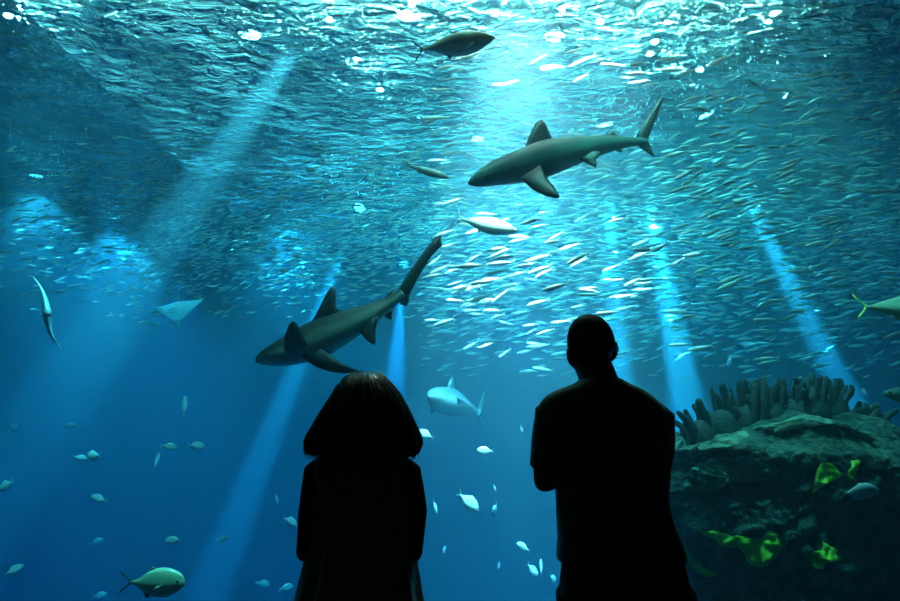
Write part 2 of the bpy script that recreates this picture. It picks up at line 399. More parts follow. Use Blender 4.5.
# --- sharks: laid out from their outline, each at its own depth
def shark(label, st, Y, slope, wk, lobes, dors, second, pecs, pelv, anal, eye, skin=None, fin=None, tilt=0.0, group=None, width_head=1.15):
    """st: (px,py,half height px) nose to tail stem; slope: metres of depth per px; tilt: roll that shows the belly"""
    c0 = st[len(st) // 3]; skin = skin or M_shark; fin = fin or M_sharkfin
    root = P(c0[0], c0[1], Y); k = Y / F
    def W(px, py, dy=0): return P(px, py, Y + (px - c0[0]) * slope + dy) - root
    S = spline(st, 44); sec = []
    for i, (x, y, h) in enumerate(S):
        a, b = S[max(i - 1, 0)], S[min(i + 1, len(S) - 1)]
        c = W(x, y); t = (W(b[0], b[1]) - W(a[0], a[1])).normalized()
        s = Vector((0, 1, 0)); s = (s - t * s.dot(t)).normalized(); u = s.cross(t)
        if u.z < 0: u = -u
        u2 = u * math.cos(tilt) + s * math.sin(tilt); s2 = s * math.cos(tilt) - u * math.sin(tilt)
        hh = max(h, .6) * k; wd = hh * wk * (width_head if i < 14 else 1)
        sec.append((c, u2, s2, hh * 1.0, hh * 1.0, wd))
    R, A = body_rings(sec, 28); mb = MB(); mb.rings(R, A)
    t = thing('shark', label, 'shark', root, group)
    b = mb.build('body', skin, t, attr='belly')
    nv = Vector((0, 1, 0))
    def fins(name, o, dy0, dy1, th, mt=fin):
        """o: outline px, the first and last points on the body, depth grows towards the tip"""
        cx = (o[0][0] + o[-1][0]) / 2; cy = (o[0][1] + o[-1][1]) / 2
        far = max(math.hypot(x - cx, y - cy) for x, y in o)
        pts = [W(x, y, dy0 + (dy1 - dy0) * min(1, math.hypot(x - cx, y - cy) / far)) for x, y in o]
        n = (pts[len(pts) // 2] - pts[0]).cross(pts[-1] - pts[0])
        if n.length < 1e-6: n = nv
        sp = []
        for i in range(len(pts)):                     # round the outline a little
            p, q = pts[i], pts[(i + 1) % len(pts)]
            sp += [p, (p * .5 + q * .5)]
        return MB().plate(sp, n, th * k, .66).build(name, mt, t)
    for o in lobes: fins('tail_fin', o, 0, 0, 1.5)
    fins('dorsal_fin', dors, 0, 0, 1.7)
    if second: fins('second_dorsal_fin', second, 0, 0, .7)
    for o, a, bb in pecs: fins('pectoral_fin', o, a, bb, 1.5)
    for o, a, bb in pelv: fins('pelvic_fin', o, a, bb, .8)
    if anal: fins('anal_fin', anal, 0, 0, .7)
    for (x, y, d) in eye: MB().ball(W(x, y, d * k), (1.5 * k, 1.2 * k, 1.5 * k), nu=10, nv=6).build('eye', M_eye, t)
    return t

# upper shark
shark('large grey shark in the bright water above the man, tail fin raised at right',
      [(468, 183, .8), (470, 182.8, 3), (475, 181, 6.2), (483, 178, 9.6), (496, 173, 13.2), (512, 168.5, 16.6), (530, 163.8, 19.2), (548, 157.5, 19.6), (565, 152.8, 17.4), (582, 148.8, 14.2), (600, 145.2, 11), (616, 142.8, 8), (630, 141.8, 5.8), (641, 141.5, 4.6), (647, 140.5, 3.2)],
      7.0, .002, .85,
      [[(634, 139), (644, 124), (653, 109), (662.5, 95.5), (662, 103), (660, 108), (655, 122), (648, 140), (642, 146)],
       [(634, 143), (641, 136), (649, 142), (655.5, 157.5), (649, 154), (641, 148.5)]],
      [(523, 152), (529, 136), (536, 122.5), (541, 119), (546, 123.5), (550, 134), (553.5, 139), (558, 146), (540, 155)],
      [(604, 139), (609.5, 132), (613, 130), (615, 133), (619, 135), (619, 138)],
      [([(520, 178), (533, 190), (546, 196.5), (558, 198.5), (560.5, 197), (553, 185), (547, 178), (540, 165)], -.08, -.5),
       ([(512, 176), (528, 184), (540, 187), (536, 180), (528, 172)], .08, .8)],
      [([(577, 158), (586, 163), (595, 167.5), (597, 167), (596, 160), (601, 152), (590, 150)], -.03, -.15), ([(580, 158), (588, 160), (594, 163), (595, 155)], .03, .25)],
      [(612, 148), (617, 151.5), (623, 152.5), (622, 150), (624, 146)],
      [(484, 178, -11), (484, 178, 11)], tilt=.05, skin=M_shark_hazed)
# lower shark
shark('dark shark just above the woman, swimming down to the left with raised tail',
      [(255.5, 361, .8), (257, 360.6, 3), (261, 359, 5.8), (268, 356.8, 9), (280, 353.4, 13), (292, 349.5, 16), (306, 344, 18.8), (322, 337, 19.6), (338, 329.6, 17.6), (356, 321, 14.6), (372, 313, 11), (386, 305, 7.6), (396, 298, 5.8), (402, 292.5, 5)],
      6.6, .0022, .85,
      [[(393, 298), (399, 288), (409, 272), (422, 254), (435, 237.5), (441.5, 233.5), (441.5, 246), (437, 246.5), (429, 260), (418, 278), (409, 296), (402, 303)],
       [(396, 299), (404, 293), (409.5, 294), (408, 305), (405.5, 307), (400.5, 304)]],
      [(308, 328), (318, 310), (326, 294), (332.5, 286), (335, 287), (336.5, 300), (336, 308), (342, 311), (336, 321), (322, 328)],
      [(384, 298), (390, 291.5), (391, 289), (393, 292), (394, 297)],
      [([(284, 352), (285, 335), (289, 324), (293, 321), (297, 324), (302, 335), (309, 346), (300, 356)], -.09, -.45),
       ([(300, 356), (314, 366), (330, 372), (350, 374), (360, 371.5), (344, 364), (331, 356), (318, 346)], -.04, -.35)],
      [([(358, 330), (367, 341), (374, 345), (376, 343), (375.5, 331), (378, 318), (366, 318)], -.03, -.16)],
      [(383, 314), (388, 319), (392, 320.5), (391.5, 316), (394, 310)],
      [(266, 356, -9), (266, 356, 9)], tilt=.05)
# far shark coming on: laid out side-on, then turned to face the visitors
s3 = shark('pale distant shark facing the glass between the woman and man',
      [(400, 400, .8), (402, 399.8, 4), (408, 398, 9), (420, 396, 14), (440, 394, 18), (462, 392, 19), (484, 390, 15), (506, 389, 10), (526, 388, 6), (540, 387, 4)],
      11.5, 0, .95,
      [[(535, 390), (545, 370), (560, 345), (556, 372), (545, 392)], [(535, 386), (545, 392), (554, 408), (540, 394)]],
      [(440, 384), (452, 364), (463, 350), (466, 364), (472, 378), (456, 390)], None,
      [([(432, 396), (445, 402), (458, 406), (464, 405), (457, 400), (454, 394)], -.2, -.6), ([(432, 396), (445, 402), (458, 406), (464, 405), (457, 400), (454, 394)], .2, .6)],
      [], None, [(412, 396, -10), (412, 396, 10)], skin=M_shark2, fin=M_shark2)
s3.location = P(437, 397, 11.0); s3.rotation_euler = (math.radians(-8), math.radians(14), math.radians(58)); s3.scale = (.68, .68, .68)
# shark leaving the frame at the right edge
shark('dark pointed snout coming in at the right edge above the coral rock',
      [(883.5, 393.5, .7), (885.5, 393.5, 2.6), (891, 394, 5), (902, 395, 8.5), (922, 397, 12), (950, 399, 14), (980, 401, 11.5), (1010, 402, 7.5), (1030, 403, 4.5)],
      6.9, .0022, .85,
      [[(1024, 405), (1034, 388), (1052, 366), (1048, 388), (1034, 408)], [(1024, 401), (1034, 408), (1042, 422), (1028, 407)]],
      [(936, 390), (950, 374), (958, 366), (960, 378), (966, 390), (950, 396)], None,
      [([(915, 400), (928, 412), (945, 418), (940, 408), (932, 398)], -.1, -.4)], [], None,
      [(890, 392.5, -5), (890, 392.5, 5)], skin=M_shark_hazed)

# --- larger fish
f = make_fish('silver_fish', TUNA, .085, M_tuna, M_fin, 'largest pale silver fish with thin raised tail, between the two sharks', 'fish', (.87, .19, .12, .3), dorsal=[(.34, .46, .12, .13, .045)], anal=(.5, .62, .12, .09, .05), pec=(.26, .085, -.02, .12, .03), eye=(.075, .05, .015, .013), tailmat=M_fin)
orient(f, 453, 217.5, 517.5, 231, 8.0, -.12, -.3)
f = make_fish('silver_fish', SARD, .065, M_tuna, M_fin, 'slim arched silver fish with dark forked tail, left of the upper shark snout', 'fish', (.86, .13, .14), bend=0.0, dorsal=[(.42, .62, .075, .06, .03)], anal=(.55, .68, .085, .06, .03), eye=(.06, .042, .01, .014))
orient(f, 403, 164, 450, 178, 7.4, -.1, -.3)
f = make_fish('brown_fish', TUNA, .08, M_brown, M_fin, 'brownish fish swimming right under the surface at the top middle', 'fish', (.87, .14, .13), dorsal=[(.34, .6, .12, .09, .03)], anal=(.5, .64, .13, .09, .03), pec=(.26, .085, -.02, .14, .03), eye=(.075, .05, .015, .013))
orient(f, 413, 51, 495, 37.5, 6.3, -.15, .5)
f = make_fish('tailed_jack', TUNA, .085, M_green, M_yfin, 'green silver fish with yellow forked tail at the right edge', 'fish', (.86, .15, .12, .3), dorsal=[(.34, .66, .12, .075, .03)], anal=(.5, .66, .13, .08, .03), pec=(.26, .085, -.02, .14, .03), eye=(.075, .05, .015, .013))
f.name = 'yellowtail_fish'
orient(f, 852, 307, 962, 307.5, 6.2, -.1, -.25)
f = make_fish('trevally', TREV, .095, M_green, M_fin, 'plump pale green fish with steep forehead at the lower left', 'fish', (.80, .17, .19, .25, .005), dorsal=[(.34, .66, .20, .07, .03)], anal=(.46, .68, .19, .06, .03), pec=(.27, .085, .0, .16, .05), eye=(.075, .072, .035, .02))
orient(f, 119, 582, 184.5, 583.5, 5.6, -.05, 0)

# --- breams, each copied from one with its parts
bream = make_fish('sea_bream', BREAM, .075, M_bream, M_palefin, '', 'fish', (.84, .13, .15), dorsal=[(.3, .72, .215, .075, .03)], anal=(.52, .72, .18, .07, .03), eye=(.085, .055, .035, .022), n=12, m=13)
BR = [  # tail px, nose px, depth, metres deeper, label
 (160, 445.5, 177, 447.5, 9, .05, 'small round fish nearest the middle of the lower left water'),
 (186.5, 445, 205, 446.5, 9.5, -.05, 'oval fish right of the round fish, in the blue lower left'),
 (153.5, 468, 159.5, 454, 10, .3, 'little upright fish below the round fish pair at lower left'),
 (184, 413, 184.8, 399, 9.5, .4, 'upright small fish alone above the round fish pair at lower left'),
 (108, 501.5, 91, 496, 8.8, 0, 'bright blue white fish facing left, alone in the lower left water'),
 (73, 456, 87, 459, 10, .1, 'dim left one of two touching fish at lower left'),
 (101, 455, 87, 456.5, 9, .15, 'paler right one of two touching fish at lower left'),
 (14, 480, -1, 490, 9, .1, 'dim fish halfway up the left edge'),
 (182.5, 540, 165, 540.5, 9, .0, 'small pale fish directly above the plump trevally'),
 (88, 545, 104, 539.5, 11, .2, 'faint fish above the tail of the plump trevally'),
 (3, 576, 24, 565, 8.2, .1, 'dim oval fish near the lower left corner'),
 (92, 597, 107, 594, 11, 0, 'faint fish left of the trevally tail at the bottom edge'),
 (283, 517, 297, 526, 8.5, .2, 'pale fish touching the woman at her left elbow'),
 (254, 582, 270, 586, 11, .2, 'left one of two faint fish near the skirt of the woman'),
 (278, 590, 293, 586, 11, .2, 'right one of two faint fish near the skirt of the woman'),
 (275, 493, 278, 503, 11, .2, 'tiny fish in the pale shaft left of the woman'),
 (215, 540, 229, 538, 12, .1, 'faint slim fish inside the lower left light shaft'),
 (434, 438, 418, 431, 9.5, .1, 'pale fish peeking out right of the woman hair'),
 (494, 451, 477, 450, 9.5, .05, 'round pale fish alone under the distant shark'),
 (458, 492, 478, 511, 9.4, .15, 'larger pale fish tilted head down between the two visitors'),
 (497, 503, 493, 516, 10, .2, 'upright fish beside the larger tilted fish, nearer the man'),
 (433, 500, 437, 513, 10.5, .2, 'faint upright fish close to the right arm of the woman'),
 (530, 551, 517, 543, 9.4, .1, 'bright small fish with head up near the hip of the man'),
 (527, 563, 538, 576, 10, .1, 'left one of a fish pair by the trousers of the man'),
 (541, 575, 541, 559, 10, .2, 'right one of a fish pair by the trousers of the man'),
 (481, 408, 477, 416, 12, .1, 'tiny upright fish right of the distant shark'),
 (493, 484, 496, 491, 12, .1, 'tiny faint fish above the upright fish nearer the man'),
 (446, 545, 443, 553, 12, .1, 'tiny faint fish low between the two visitors'),
 (500, 560, 498, 569, 13, .1, 'tiny faint fish low and left of the man'),
 (520, 425, 523, 432, 12, .1, 'tiny fish close to the left shoulder of the man'),
 (550, 575, 556, 582, 11, .2, 'faint fish against the trouser edge of the man'),
 (62, 427, 76, 425, 11.5, .1, 'faint fish near the left edge, above the dim pair'),
 (8, 432, 18, 424, 11.5, .1, 'faint green fish by the left edge of the tank'),
 (733, 356, 727, 366, 10, .2, 'small green fish above the coral rock in open water'),
 (808, 278, 813, 267, 10, .2, 'small bright bent fish right of the slanting shaft'),
 (869, 396, 861, 389, 9, .1, 'small pale fish floating just above the right end of the corals'),
 (840, 494, 879, 490.5, 5.9, 0, 'dull flat fish passing before the coral rock'),
 (672, 455, 683, 441, 7.2, .1, 'slim pale fish between the man and the coral rock'),
]
for i, (a, b, c, d, Y, dy, lab) in enumerate(BR):
    o = bream if i == 0 else copy_thing(bream)
    o['label'] = lab; o['group'] = 'sea breams and small fish in the open lower water'
    orient(o, a, b, c, d, Y, dy, random.uniform(-.2, .2))

# --- rays
M_ray = pmat('pale_ray_skin', (.22, .28, .30), .5, col2=(.72, .78, .78), attr='belly')
def ray_mesh(bendf):
    """unit wing span along y, nose at +x, belly attr on the underside"""
    mb = MB(); n = 33; m = 15; top = []; bot = []
    for i in range(n):
        s = -1 + 2 * i / (n - 1); y = s * .5; a = abs(s)
        lead = .26 * (1 - a ** 1.3) - .20 * a; trail = -.26 * (1 - a) ** 1.2 - .24 * a
        for j in range(m):
            q = j / (m - 1); x = lead * (1 - q) + trail * q
            th = .06 * (1 - a) ** 1.2 * math.sin(PI * min(1, q * .98 + .01)) ** .7 + .003
            z = bendf(s)
            top.append((x, y, z + th)); bot.append((x, y, z - th * .8))
    N = n * m; fs = []
    for i in range(n - 1):
        for j in range(m - 1):
            a = i * m + j; fs.append((a, a + 1, a + m + 1, a + m)); b = a + N; fs.append((b, b + m, b + m + 1, b + 1))
    for i in range(n - 1):
        for j, r in ((0, 1), (m - 1, 0)):
            a = i * m + j; q = (a, a + m, a + m + N, a + N); fs.append(q if r else q[::-1])
    for i in (0, n - 1):
        for j in range(m - 1):
            a = i * m + j; q = (a, a + N, a + 1 + N, a + 1); fs.append(q if i == 0 else q[::-1])
    mb.add(top + bot, fs, [0.0] * N + [1.0] * N); return mb
def ray(label, loc, R, span, bendf):
    t = thing('eagle_ray', label, 'ray', loc, 'eagle rays')
    t.rotation_euler = R.to_euler(); t.scale = (span,) * 3
    ray_mesh(bendf).build('wings', M_ray, t, attr='belly')
    MB().ball((.27, 0, .005), (.09, .055, .045)).build('head', M_ray, t)
    MB().tube([(-.24, 0, .01), (-.5, .02, .02), (-.8, .0, .03), (-1.05, -.04, .05)], [.014, .009, .006, .003], 8).build('tail', M_ray, t)
    return t
def frame(x, z):
    x = Vector(x).normalized(); z = Vector(z); z = (z - x * z.dot(x)).normalized(); return Matrix((x, z.cross(x), z)).transposed()
# wing line runs along the picture diagonal; the ray comes head-on
a = P(34, 276, 8.2); b = P(69.5, 338, 8.2); wing = (b - a)
ray('slender pale ray seen edge on with raised wings at the far left', P(49, 312, 8.2), frame((.56, -1, -.20), wing.cross(Vector((.56, -1, -.20)))), wing.length, lambda s: .10 * math.sin(s * 2.2) * (1 if s < 0 else .8) * -1 + .02)
a = P(160, 318, 14.5); b = P(205, 326, 14.5)
ray('hazy pale ray showing its underside deep at left of centre', P(178, 312, 14.5), frame((.15, -.35, -.9), (.1, .93, -.35)), 1.0, lambda s: .04 * s * s)
# ------------------------------------------------------------------ the school of small silver fish
def school_mesh(bend):
    mb, bx = fish_parts(1, SARD, .05, bend, 8, 9); fork(1, bx, .86, .10, .14).v
    return mb, bx
protos = []
for bend in (-.10, 0.0, .10):
    mb, bx = school_mesh(bend); bm_ = mb.mesh('schooling_fish', M_silver, attr='belly')
    tm_ = fork(1, bx, .86, .11, .14).mesh('tail_fin', M_palefin)
    protos.append((bm_, tm_))
def density(px, py):
    """how thick the school is where it stands in the tank, by bearing"""
    d = 1.0
    if px < 120: d *= .45
    elif px < 430 and py > 90: d *= 1.0
    else: d *= .72
    d *= max(.0, min(1, (385 - py) / 120))
    if px < 420: d *= max(0, min(1, (330 - py) / 90))
    return d
def pix(p):
    v = p - CAM; z = v.dot(FW); return 450 + F * v.dot(RT) / z, 300.5 - F * v.dot(UP) / z
cand = []
tries = 0
while len(cand) < NSCHOOL and tries < 200000:
    tries += 1
    y = 7.4 + 10.5 * random.random() ** .75; x = random.uniform(-9.5, 12); z = ZS - .22 - 4.2 * random.random() ** 1.5
    p = Vector((x, y, z)); q = pix(p)
    if not (-15 < q[0] < 915 and -12 < q[1] < 400): continue
    if random.random() > density(*q): continue
    if q[0] < 430 and y < 10: continue
    if y < 9.6 and 455 < q[0] < 675 and 85 < q[1] < 215: continue
    L = random.uniform(.22, .36)
    if q[0] < 430: L *= .66
    cand.append((L / (p - CAM).length, p, L))
cand.sort(key=lambda c: -c[0])
def heading(p):
    """the school wheels round the middle of the tank"""
    a = .25 * noise.noise((p.x * .25, p.y * .25, p.z * .5)) * 4
    yaw = PI + a * .35 + random.gauss(0, .22); pitch = -.16 + random.gauss(0, .16) + .25 * noise.noise((p.x * .3 + 7, p.y * .3, p.z * .3))
    d = Vector((math.cos(yaw) * math.cos(pitch), math.sin(yaw) * math.cos(pitch), math.sin(pitch)))
    return frame(d, (random.gauss(0, .15), random.gauss(-.12, .22), 1))
def where(q):
    px, py = q
    if px >= 655: return ('in the dark green upper right corner' if px > 800 and py < 130 else 'right of the raised tail of the upper shark' if py < 215 else 'among the light shafts above the coral rock')
    if px >= 440: return 'under the bright surface above the upper shark' if py < 115 else 'between the upper shark and the two visitors'
    return 'under the rippled surface at the upper left' if py < 190 else 'around the raised tail of the dark shark'
n = 0; mass = MB(); massfin = MB()
for sz, p, L in cand:
    bm_, tm_ = protos[random.randrange(3)]; R = heading(p)
    if n < 300:
        q = pix(p); w_ = where(q)
        o = bpy.data.objects.new('schooling_fish', bm_); COL.objects.link(o)
        o.location = p; o.rotation_euler = R.to_euler(); o.scale = (L, L, L)
        tag(o, 'small slim silver fish of the school ' + w_, 'fish', 'school fish ' + w_)
        k = bpy.data.objects.new('tail_fin', tm_); COL.objects.link(k); k.parent = o
        n += 1
    else:
        M = R * L
        for src, dst in ((bm_, mass), (tm_, mass)):
            at = src.attributes.get('belly')
            dst.add([p + M @ v.co for v in src.vertices], [tuple(f.vertices) for f in src.polygons], [d.value for d in at.data] if at else [.8] * len(src.vertices))
if mass.v:
    tag(mass.build('fish_school', M_silver, attr='belly'), 'dense shimmering school of countless tiny silver fish filling the far upper water', 'fish school', kind='stuff')
# ------------------------------------------------------------------ coral rock
M_rock = pmat('algae_covered_rock', (.022, .05, .04), .85, bump=1, bdist=.12, bscale=16, col2=(.055, .10, .06), vscale=6, detail=8)
M_yel = pmat('yellow_green_crust', (.50, .80, .02), .75, bump=.8, bscale=22, col2=(.34, .62, .03), vscale=9)
M_coral = pmat('dark_finger_coral', (.012, .024, .022), .8, bump=.7, bscale=25, col2=(.035, .05, .045), vscale=10)
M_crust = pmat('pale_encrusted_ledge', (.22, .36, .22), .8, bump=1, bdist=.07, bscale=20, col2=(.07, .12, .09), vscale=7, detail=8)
RC = P(797, 500, 7.5); RCx, RCy = RC.x, RC.y + .25
def zof(py): return P(806, py, 7.5).z
prof_r = [(-9.02, 2.2), (-7.5, 1.3), (-4.5, .9), (-2.4, .85), (-1.2, .95), (zof(590), 1.18), (zof(545), 1.34), (zof(490), 1.42), (zof(455), 1.30), (zof(434), 1.08), (zof(421), .78), (zof(413), .42), (zof(409), .05)]
PR = spline(prof_r, 90)
def rr(z):
    for a, b in zip(PR, PR[1:]):
        if a[0] <= z <= b[0]: return a[1] + (b[1] - a[1]) * (z - a[0]) / max(1e-6, b[0] - a[0])
    return PR[0][1] if z < PR[0][0] else PR[-1][1]
def rock_pt(th, z, off=0.0):
    r = rr(z); s = min(1, r / .6)
    q = Vector((math.cos(th) * 1.2, math.sin(th) * 1.2, z))
    k = .16 * noise.fractal(q * 1.1, .9, 2.1, 3) + .07 * noise.fractal(q * 3.2 + Vector((5, 1, 2)), .8, 2.2, 4) + .12 * abs(noise.noise(q * 4)) + .08 * abs(noise.noise(q * 9)) + .045 * noise.noise(q * 19)
    # two overhanging shelves on the upper side
    for zc, th0, ww, am in ((zof(452), -2.25, .9, .20), (zof(425), -1.95, .9, .07)):
        dth = abs((th - th0 + PI) % (2 * PI) - PI)
        k += am * math.exp(-(dth / ww) ** 2) * math.exp(-((z - zc) / .10) ** 2)
    r2 = r + k * s + off
    return Vector((RCx + r2 * math.cos(th), RCy + r2 * math.sin(th), z + .12 * s * noise.noise(q * 2.3)))
rock = thing('coral_rock', 'huge dark coral covered rock with yellow green patches at lower right', 'coral rock', (RCx, RCy, ZB))
ro = Vector((RCx, RCy, ZB))
NR = 340; zz = [p[0] for p in spline(prof_r, 260)]
mb = MB(); mb.rings([[rock_pt(2 * PI * j / NR, z) - ro for j in range(NR)] for z in zz])
mb.build('boulder', M_rock, rock)
def toth(px, py):
    """bearing and height on the rock's near face of a point of its outline"""
    v = P(px, py, 1) - CAM; lo, hi = 4.5, 8.5
    for i in range(40):
        m_ = (lo + hi) / 2; p = CAM + v * m_ / v.y; d = math.hypot(p.x - RCx, p.y - RCy)
        if d > rr(p.z) + .05: lo = m_
        else: hi = m_
    return math.atan2(p.y - RCy, p.x - RCx), p.z
def patch(name, outline, mat, off=.035, label=None):
    """crust that follows the rock: outline in frame px turned into bearings"""
    pts = [toth(*p) for p in outline]; n = len(pts) * (10 if mat is M_crust else 5)
    pts = spline(pts + pts[:1], n + 1)[:n]
    c = (sum(p[0] for p in pts) / n, sum(p[1] for p in pts) / n); mb = MB(); R = []
    for k in range(25):
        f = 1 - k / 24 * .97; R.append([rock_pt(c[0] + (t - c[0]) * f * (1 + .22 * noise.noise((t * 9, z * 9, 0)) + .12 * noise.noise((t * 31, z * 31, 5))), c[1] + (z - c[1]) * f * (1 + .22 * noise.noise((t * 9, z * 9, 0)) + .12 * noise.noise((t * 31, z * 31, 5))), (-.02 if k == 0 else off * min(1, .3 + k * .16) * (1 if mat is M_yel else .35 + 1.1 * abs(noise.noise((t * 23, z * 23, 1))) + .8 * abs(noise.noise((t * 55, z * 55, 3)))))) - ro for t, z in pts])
    mb.rings(R, cap=False); mb.f.append(tuple(24 * n + j for j in range(n)))
    o = mb.build(name, mat, rock)
    if label: o['label'] = label
    return o
YL = 'yellow green encrusting patch'
patch('coral_patch', [(711, 532), (722, 529), (735, 536), (748, 537), (752, 546), (735, 546), (722, 541)], M_yel, label=YL)
patch('coral_patch', [(735, 538), (748, 540), (762, 541), (770, 530), (778, 531), (781, 543), (776, 558), (762, 566), (748, 563), (742, 552)], M_yel, label=YL)
patch('coral_patch', [(817, 463), (826, 461), (837, 471), (838, 480), (828, 486), (820, 492), (812, 494), (814, 482)], M_yel, label=YL)
patch('coral_patch', [(824, 540), (831, 547), (838, 551), (837, 562), (825, 566), (820, 572), (813, 568), (810, 551), (821, 550)], M_yel, label=YL)
patch('coral_patch', [(686, 552), (693, 556), (706, 566), (707, 571), (697, 569), (689, 562)], M_yel, label=YL)
patch('coral_patch', [(845, 455), (851, 456), (853, 470), (850, 479), (845, 472)], M_yel, label='dull green encrusting patch')
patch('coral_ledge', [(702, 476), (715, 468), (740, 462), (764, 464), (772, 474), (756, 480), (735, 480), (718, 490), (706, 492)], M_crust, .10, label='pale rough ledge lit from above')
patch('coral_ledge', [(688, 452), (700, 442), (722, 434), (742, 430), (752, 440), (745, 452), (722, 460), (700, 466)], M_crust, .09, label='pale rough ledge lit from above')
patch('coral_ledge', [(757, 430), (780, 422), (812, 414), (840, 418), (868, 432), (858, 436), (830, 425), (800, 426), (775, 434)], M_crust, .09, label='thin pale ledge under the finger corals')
# finger corals along the crown
CL = [  # base px,py, Y, number, spread px, height px, lean px at left and right end
 (701, 440, 7.1, 7, 20, 40, -16, -4), (722, 428, 7.25, 10, 26, 38, -16, 2), (745, 420, 7.4, 11, 24, 38, -6, 4), (768, 415, 7.3, 12, 28, 34, -5, 5),
 (790, 413, 7.5, 12, 28, 32, -5, 5), (812, 410, 7.35, 12, 28, 30, -5, 6), (832, 408, 7.4, 11, 24, 30, -4, 10), (848, 424, 7.4, 9, 22, 22, 2, 18), (866, 430, 7.3, 9, 26, 26, 4, 18)]
for (bx_, by_, Y, n_, sp, hh, l0, l1) in CL:
    base = P(bx_, by_ + 6, Y) - ro
    cm = MB(); cm.ball(base, (sp * .0105 * .62, .22, hh * .0105 * .62), nu=16, nv=8)
    cl = cm.build('coral_clump', M_coral, rock)
    for k in range(n_):
        f = k / (n_ - 1); px = bx_ + (f - .5) * sp; ln = l0 + (l1 - l0) * f + random.uniform(-5, 5); h = hh * random.uniform(.45, 1.12)
        dy = random.uniform(-.18, .18)
        a = P(px, by_ + 6, Y + dy) - ro; b = P(px + ln * .45, by_ - h * .5, Y + dy) - ro; c = P(px + ln + random.uniform(-2, 2), by_ - h, Y + dy + random.uniform(-.05, .05)) - ro
        r = random.uniform(.020, .044)
        MB().tube([a, a * .5 + b * .5 + Vector((random.gauss(0, .01), 0, 0)), b, b * .5 + c * .5 + Vector((random.gauss(0, .012), 0, 0)), c], [r * 1.1, r, r * 1.05, r * 1.1, r * .85], 8).build('finger', M_coral, cl)
# ------------------------------------------------------------------ the two visitors
M_skin = pmat('brown_skin', (.16, .10, .075), .5)  # one even brown for all bare skin
M_hairb = pmat('black_hair', (.010, .009, .008), .75, spec=.2)
M_hairw = pmat('dark_brown_hair', (.022, .015, .012), .42, spec=.7)
M_tee = pmat('dark_green_cotton', (.05, .075, .06), .7, bump=.25, bscale=120, sheen=.6)
M_trs = pmat('black_trouser_cloth', (.010, .010, .012), .9, bump=.25, bscale=120)
M_vest = pmat('dark_green_knit', (.12, .17, .12), .7, bump=.4, bscale=90, sheen=.8)
M_top = pmat('black_cotton_sleeves', (.012, .012, .013), .9)
M_shoe = pmat('black_shoe_leather', (.012, .011, .011), .45)
M_sole = pmat('pale_shoe_sole', (.3, .3, .3), .7)
YP = 2.65
def Q(px, py, d=0.0):
    """where on the visitors' standing line; d metres further from the glass is negative"""
    return P(px, py, YP) + Vector((0, d, 0))
def section(mb, secs, n=40, fold=None, ex=2.3):
    """stack of rounded sections: (py, left px, right px, half depth, centre offset in depth)"""
    R = []
    S = spline(secs, 46)
    for (py, xl, xr, dep, off) in S:
        a = Q(xl, py); b = Q(xr, py); c = (a + b) / 2 + Vector((0, off, 0)); hw = (b - a).length / 2; ring = []
        for j in range(n):
            t = 2 * PI * j / n; ct, st = math.cos(t), math.sin(t)
            x = math.copysign(abs(ct) ** (2 / ex), ct) * hw; y = math.copysign(abs(st) ** (2 / ex), st) * dep
            k = 1 + (fold(t, py) if fold else 0)
            ring.append(c + Vector((x * k, y * k, 0)))
        R.append(ring)
    mb.rings(R)
def hand(mb, wrist, d, palm_n, s=1.0, curl=.5, side=1):
    """palm, four unequal bent fingers and a thumb that leaves the side of the palm"""
    d = Vector(d).normalized(); n = Vector(palm_n); n = (n - d * n.dot(d)).normalized(); w = d.cross(n) * side
    wrist = Vector(wrist)
    mb.tube([wrist, wrist + d * .03 * s, wrist + d * .085 * s], [.026 * s, .033 * s, .036 * s], 12, flat=.5, ref=n)
    for k, (ln, o) in enumerate(((.070, .030), (.078, .010), (.073, -.010), (.058, -.029))):
        b = wrist + d * .085 * s + w * o * s; p = [b - d * .02]; dirn = d.copy()
        for q, fr in enumerate((.45, .32, .26)):
            dirn = (dirn + n * curl * (.35 + .3 * q)).normalized(); p.append(p[-1] + dirn * ln * fr * s + (d * .02 if q == 0 else Vector()))
        mb.tube(p, [.0088 * s, .0088 * s, .008 * s, .007 * s], 8)
    b = wrist + d * .028 * s + w * .026 * s; e = (d * .55 + w * .75 + n * .25).normalized(); e2 = (d * .85 + w * .25 + n * .4).normalized()
    mb.tube([b, b + e * .035 * s, b + e * .05 * s + e2 * .02, b + e * .05 * s + e2 * .046 * s], [.013 * s, .011 * s, .010 * s, .008 * s], 8)
